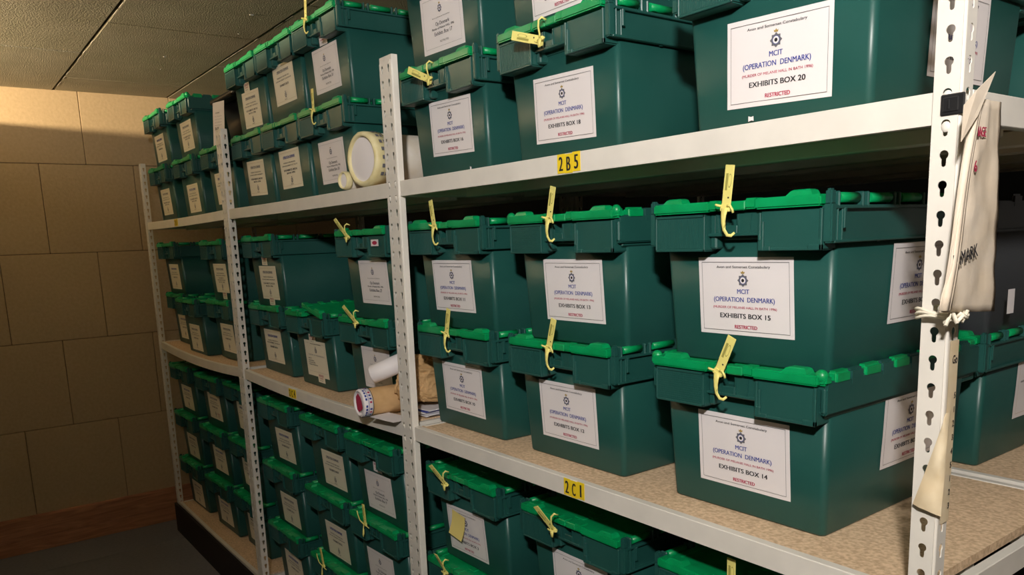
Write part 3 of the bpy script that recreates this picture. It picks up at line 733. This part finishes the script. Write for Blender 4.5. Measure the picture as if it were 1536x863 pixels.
# folded fore edge of the bag and its upturned flap
rows = []
for j in range(15):
    v = j / 14; z = 1.592 + .25 * v; y = -.066 + .054 * v + .003 * math.sin(v * 7); wd_ = .013 - .004 * v
    rows.append([(.036, y - .002, z), (.042, y + wd_ * .15, z), (.0435, y + wd_ * .5, z), (.040, y + wd_ * .62, z), (.0425, y + wd_ * .8, z), (.0425, y + wd_ * 1.15, z), (.0375, y + wd_ * 1.3, z)])
mb.loft(rows, 'bag', False, False, True, False)
mb.faces([(.043, -.052, 1.795), (.047, -.020, 1.828), (.050, .012, 1.880), (.046, -.026, 1.856), (.041, -.046, 1.838)], [(0, 1, 2, 3), (0, 3, 4)], 'bag', False)
bag = mb.build('hanging_paper_bag', None, False); tag(bag, 'buff paper evidence bag hanging on the side of the near post', 'paper bag')
bag.modifiers.new('Solidify', 'SOLIDIFY').thickness = .0008
mb = MB()
def side_text(mb, s, y, z, w, h, m, ang=0, bold=.0003, x=.047):
    vs_, fs_, tw = text_geo(s); w = w or h * tw / .7 * .85; ca, sa = math.cos(ang), math.sin(ang)
    for o_ in (-bold, 0, bold):
        mb.faces([(x + .00003 * o_ / .0003, y + (a * w / tw + o_) * ca - (b * h / .7 - h / 2) * sa, z + (a * w / tw + o_) * sa + (b * h / .7 - h / 2) * ca) for a, b in vs_], fs_, m)
side_text(mb, 'ENMARK', -.016, 1.658, .066, .017, 'ink', .20, .0003, .0405)
side_text(mb, 'IMAGE', .004, 1.810, .030, .012, 'red', .0, .0006, .0405)
side_text(mb, '6', -.004, 1.768, None, .014, 'red', .1, .0006, .0405)
mb.build('handwriting', bag)
mb = MB()      # string knotted round post
for k in range(3):
    z = 1.577 + .004 * k; pts = []
    for j in range(25):
        a = 2 * PI * j / 24; pts.append((.002 + .030 * math.cos(a) * (1 + .04 * math.sin(5 * a + k)), .012 + .030 * math.sin(a), z + .003 * math.sin(3 * a + k)))
    mb.tube(pts[6:20] if False else pts, .0022, 'string', 7)
for k in range(9):
    a = k * 1.7; c_ = Vector((.036, -.022, 1.579)); mb.tube([c_, c_ + Vector((.005 * math.cos(a), .013 * math.sin(a), .006 * math.cos(a * 1.3))), c_ + Vector((.010 * math.cos(a + .4), .020 * math.sin(a + .5), .009 * math.sin(a * 1.1)))], .0026, 'string', 7)
tag(mb.build('cotton_string'), 'knotted cotton string tied round the near post under the bag', 'string')
# masking tape down the side flange with handwritten figures, lower end peeled across the post
t = empty('masking_tape', 'peeling strip of cream masking tape with handwritten numbers on the near post', 'tape', (0, 0, 0))
mb = MB(); rows = []
for j in range(25):
    v = j / 24; z = 1.545 - .255 * v; rows.append([(.0192, .004, z), (.0198 + .0004 * math.sin(v * 20), .015, z), (.0194, .0285, z)])
mb.loft(rows, 'tape', False, False, True, False)
mb.build('tape_strip', t, False)
mb = MB(); rows = []
for j in range(15):
    v = j / 14
    # the lower end has come away and bends forward round the corner of the post
    right = Vector((.0215 + .004 * v, .012 - .020 * v, 1.450 - .144 * v))
    left = Vector((.0205 - .0315 * v ** 1.1, -.0015 - .011 * v, 1.446 - .130 * v))
    mid = (left + right) / 2 + Vector((.004 * math.sin(v * 3), -.005 - .003 * math.sin(v * 16), .002 * math.sin(v * 9)))
    rows.append([left, (left + mid) / 2 + Vector((0, -.002, 0)), mid, (mid + right) / 2 + Vector((.002, -.002, 0)), right])
mb.loft(rows, 'tape', False, False, True, False)
o = mb.build('peeled_end', t, False)
mb = MB()
for k, ch in enumerate('512345123'):
    side_text(mb, ch, .0215, 1.470 - .0195 * k, None, .0085, 'ink', 0, .0003, .0212)
mb.build('handwriting', t); mb = MB()
side_text(mb, 'Go', .016, 1.520, .013, .011, 'ink', 0, .0002, .0212)
mb.build('handwriting', t)
slip('white_slip', .030, .05, (-.178, .70, ZM + H + .030 + .045), (0, 0, PI / 2), 'small white slip tucked beside the charcoal crate behind the hanging bag', 'paper')

# ------------------------------------------------------------------ the room
WX = -4.70; CZ = 2.612
mb = MB(); mb.box(WX - .12, WX - .012, -2.4, 1.5, 0, CZ + .05, 'joint')
rows_z = [.21 + .5 * k for k in range(6)]
for r, z in enumerate(rows_z[:-1]):
    z1 = min(z + .5, CZ + .02); off = -.23 if r % 2 == 0 else -.47
    k0 = -5
    for k in range(-5, 5):
        y0 = off + k * .49; y1 = y0 + .49
        j = .0015 * noise.noise(Vector((k * 1.3, r * 2.1, 5)))
        mb.box(WX - .014, WX + j, max(y0, -2.4) + .0014, min(y1, 1.5) - .0014, z + .0012, z1 - .0012, 'wall', .0025)
struct(mb.build('wall_left'))
mb = MB(); mb.box(WX - .01, WX + .020, -2.4, 1.5, .085, .212, 'wood', .004, 2); mb.box(WX - .01, WX + .024, -2.4, 1.5, 0, .084, 'wood', .003, 2)
struct(mb.build('baseboard_left'))
mb = MB(); mb.box(-4.82, 2.6, 1.50, 1.6, 0, 2.66, 'charcoal'); struct(mb.build('wall_back'))
mb = MB(); mb.box(2.5, 2.6, -2.5, 1.5, 0, 2.66, 'wall'); struct(mb.build('wall_right'))
mb = MB(); mb.box(-4.82, 2.6, -2.5, -2.4, 0, 2.66, 'dullwall'); struct(mb.build('wall_front'))
mb = MB(); mb.box(-4.70, .40, -1.42, -1.35, 0, 2.448, 'dullwall', .004); struct(mb.build('aisle_shade_panel'))  # unseen panel, added to shade the far bay and lower left wall
# floor of butted rubber mats
mb = MB(); mb.box(-4.82, 2.6, -2.5, 1.6, -.08, -.012, 'plinth')
for i in range(-1, 9):
    x1 = -4.305 + i * .95
    for k in range(3):
        y0 = -2.4 + k * 1.3; mb.box(x1 - .95 + .004, x1 - .004, y0 + .004, y0 + 1.3 - .004, -.012, 0, 'mats', .0025)
struct(mb.build('floor'))
# suspended ceiling of textured tiles 1.2 x 0.6
mb = MB(); mb.box(-4.82, 2.6, -2.5, 1.6, CZ + .018, CZ + .08, 'gap')
for k in range(-4, 3):
    y0 = .25 + k * .6; off = -4.31 if k % 2 != 0 else -3.715
    for i in range(-1, 7):
        x0 = off + i * 1.19; a, b_ = max(x0, -4.70), min(x0 + 1.19, 2.5)
        if b_ - a < .02: continue
        y1_ = min(y0 + .6, 1.5); ya = max(y0, -2.4)
        dz = .0035 * noise.noise(Vector((i * 1.7, k * 2.3, 8)))
        mb.box(a + .0014, b_ - .0014, ya + .0045, y1_ - .0045, CZ + dz, CZ + .016, 'ceil', .003, 2)
for y0 in (-.35, .25, -.95):      # pale scuffed tile edges beside the long joints
    for s in range(60):
        x = -4.6 + s * .12 + .03 * random.random(); L = .05 + .08 * random.random()
        if random.random() < .45: mb.box(x, x + L, y0 + .0045, y0 + .0045 + .003 + .003 * random.random(), CZ - .0004, CZ + .004, 'edge')
for px, py, r_ in ((-3.62, -.02, .007), (-2.75, .10, .009), (-3.9, .03, .003), (-3.05, .15, .004)):
    mb.box(px, px + r_, py, py + r_ * 1.7, CZ - .004, CZ + .003, 'edge', .001)
struct(mb.build('ceiling'))

# ------------------------------------------------------------------ blue strap end at the left edge of the view

# ------------------------------------------------------------------ lamps
def ceiling_lamp(x, y, z, length, power, col, soft=.05, rz=0, label='white fluorescent batten on the ceiling', aim=None):
    t = empty('ceiling_light', label, 'ceiling light', (x, y, 0), rz)
    mb = MB(); mb.box(-length / 2, length / 2, -.05, .05, CZ - .045, CZ - .006, 'steel', .006, 2); mb.build('light_housing', t)
    mt = bpy.data.materials.get('lamp_glow')
    if not mt:
        mt = bpy.data.materials.new('lamp_glow'); mt.use_nodes = True; b = mt.node_tree.nodes['Principled BSDF']
        b.inputs['Emission Color'].default_value = (1, .9, .75, 1); b.inputs['Emission Strength'].default_value = 3; M['glow'] = mt
    mb = MB(); mb.cyl((-length / 2 + .02, 0, CZ - .064), (length / 2 - .02, 0, CZ - .064), .014, 'glow'); mb.build('lamp_tube', t)
    l = bpy.data.lights.new('lamp', 'AREA' if aim else 'POINT'); l.energy = power; l.color = col
    if aim: l.shape = 'DISK'; l.size = soft * 2
    else: l.shadow_soft_size = soft
    o = bpy.data.objects.new('lamp', l); C.objects.link(o); o.parent = t; o.location = (0, 0, z)
    if aim: o.rotation_euler = Vector(aim).to_track_quat('-Z', 'Y').to_euler()
    return o
ceiling_lamp(.85, -1.52, 2.47, .5, 71, (1, .945, .90), .07, aim=(-.50, .78, .30))
ceiling_lamp(-3.6, -1.85, 2.467, .5, 255, (1, .78, .50), .010, label='white fluorescent batten behind the added aisle shade panel')

# ------------------------------------------------------------------ world, camera, view
wd = bpy.data.worlds.new('world'); bpy.context.scene.world = wd; wd.use_nodes = True
wd.node_tree.nodes['Background'].inputs[0].default_value = (.5, .5, .5, 1); wd.node_tree.nodes['Background'].inputs[1].default_value = .02
cam = bpy.data.cameras.new('camera'); co = bpy.data.objects.new('camera', cam); C.objects.link(co)
right = Vector((.59902253, .79988028, -.03692621)); down = Vector((.11515746, -.13169306, -.98457894)); fwd = Vector((-.79240821, .58553264, -.1709993))
R = Matrix((right, -down, -fwd)).transposed().to_4x4()
co.matrix_world = Matrix.Translation((.4985, -1.0732, 1.7007)) @ R
cam.sensor_width = 36; cam.lens = 36 * 1175.66 / 1536; cam.shift_y = (561.55 - 431.5) / 1536; cam.clip_start = .02
sc = bpy.context.scene; sc.camera = co
sc.view_settings.view_transform = 'Standard'; sc.view_settings.look = 'None'; sc.view_settings.exposure = 0; sc.view_settings.gamma = 1
sc.view_settings.use_curve_mapping = False
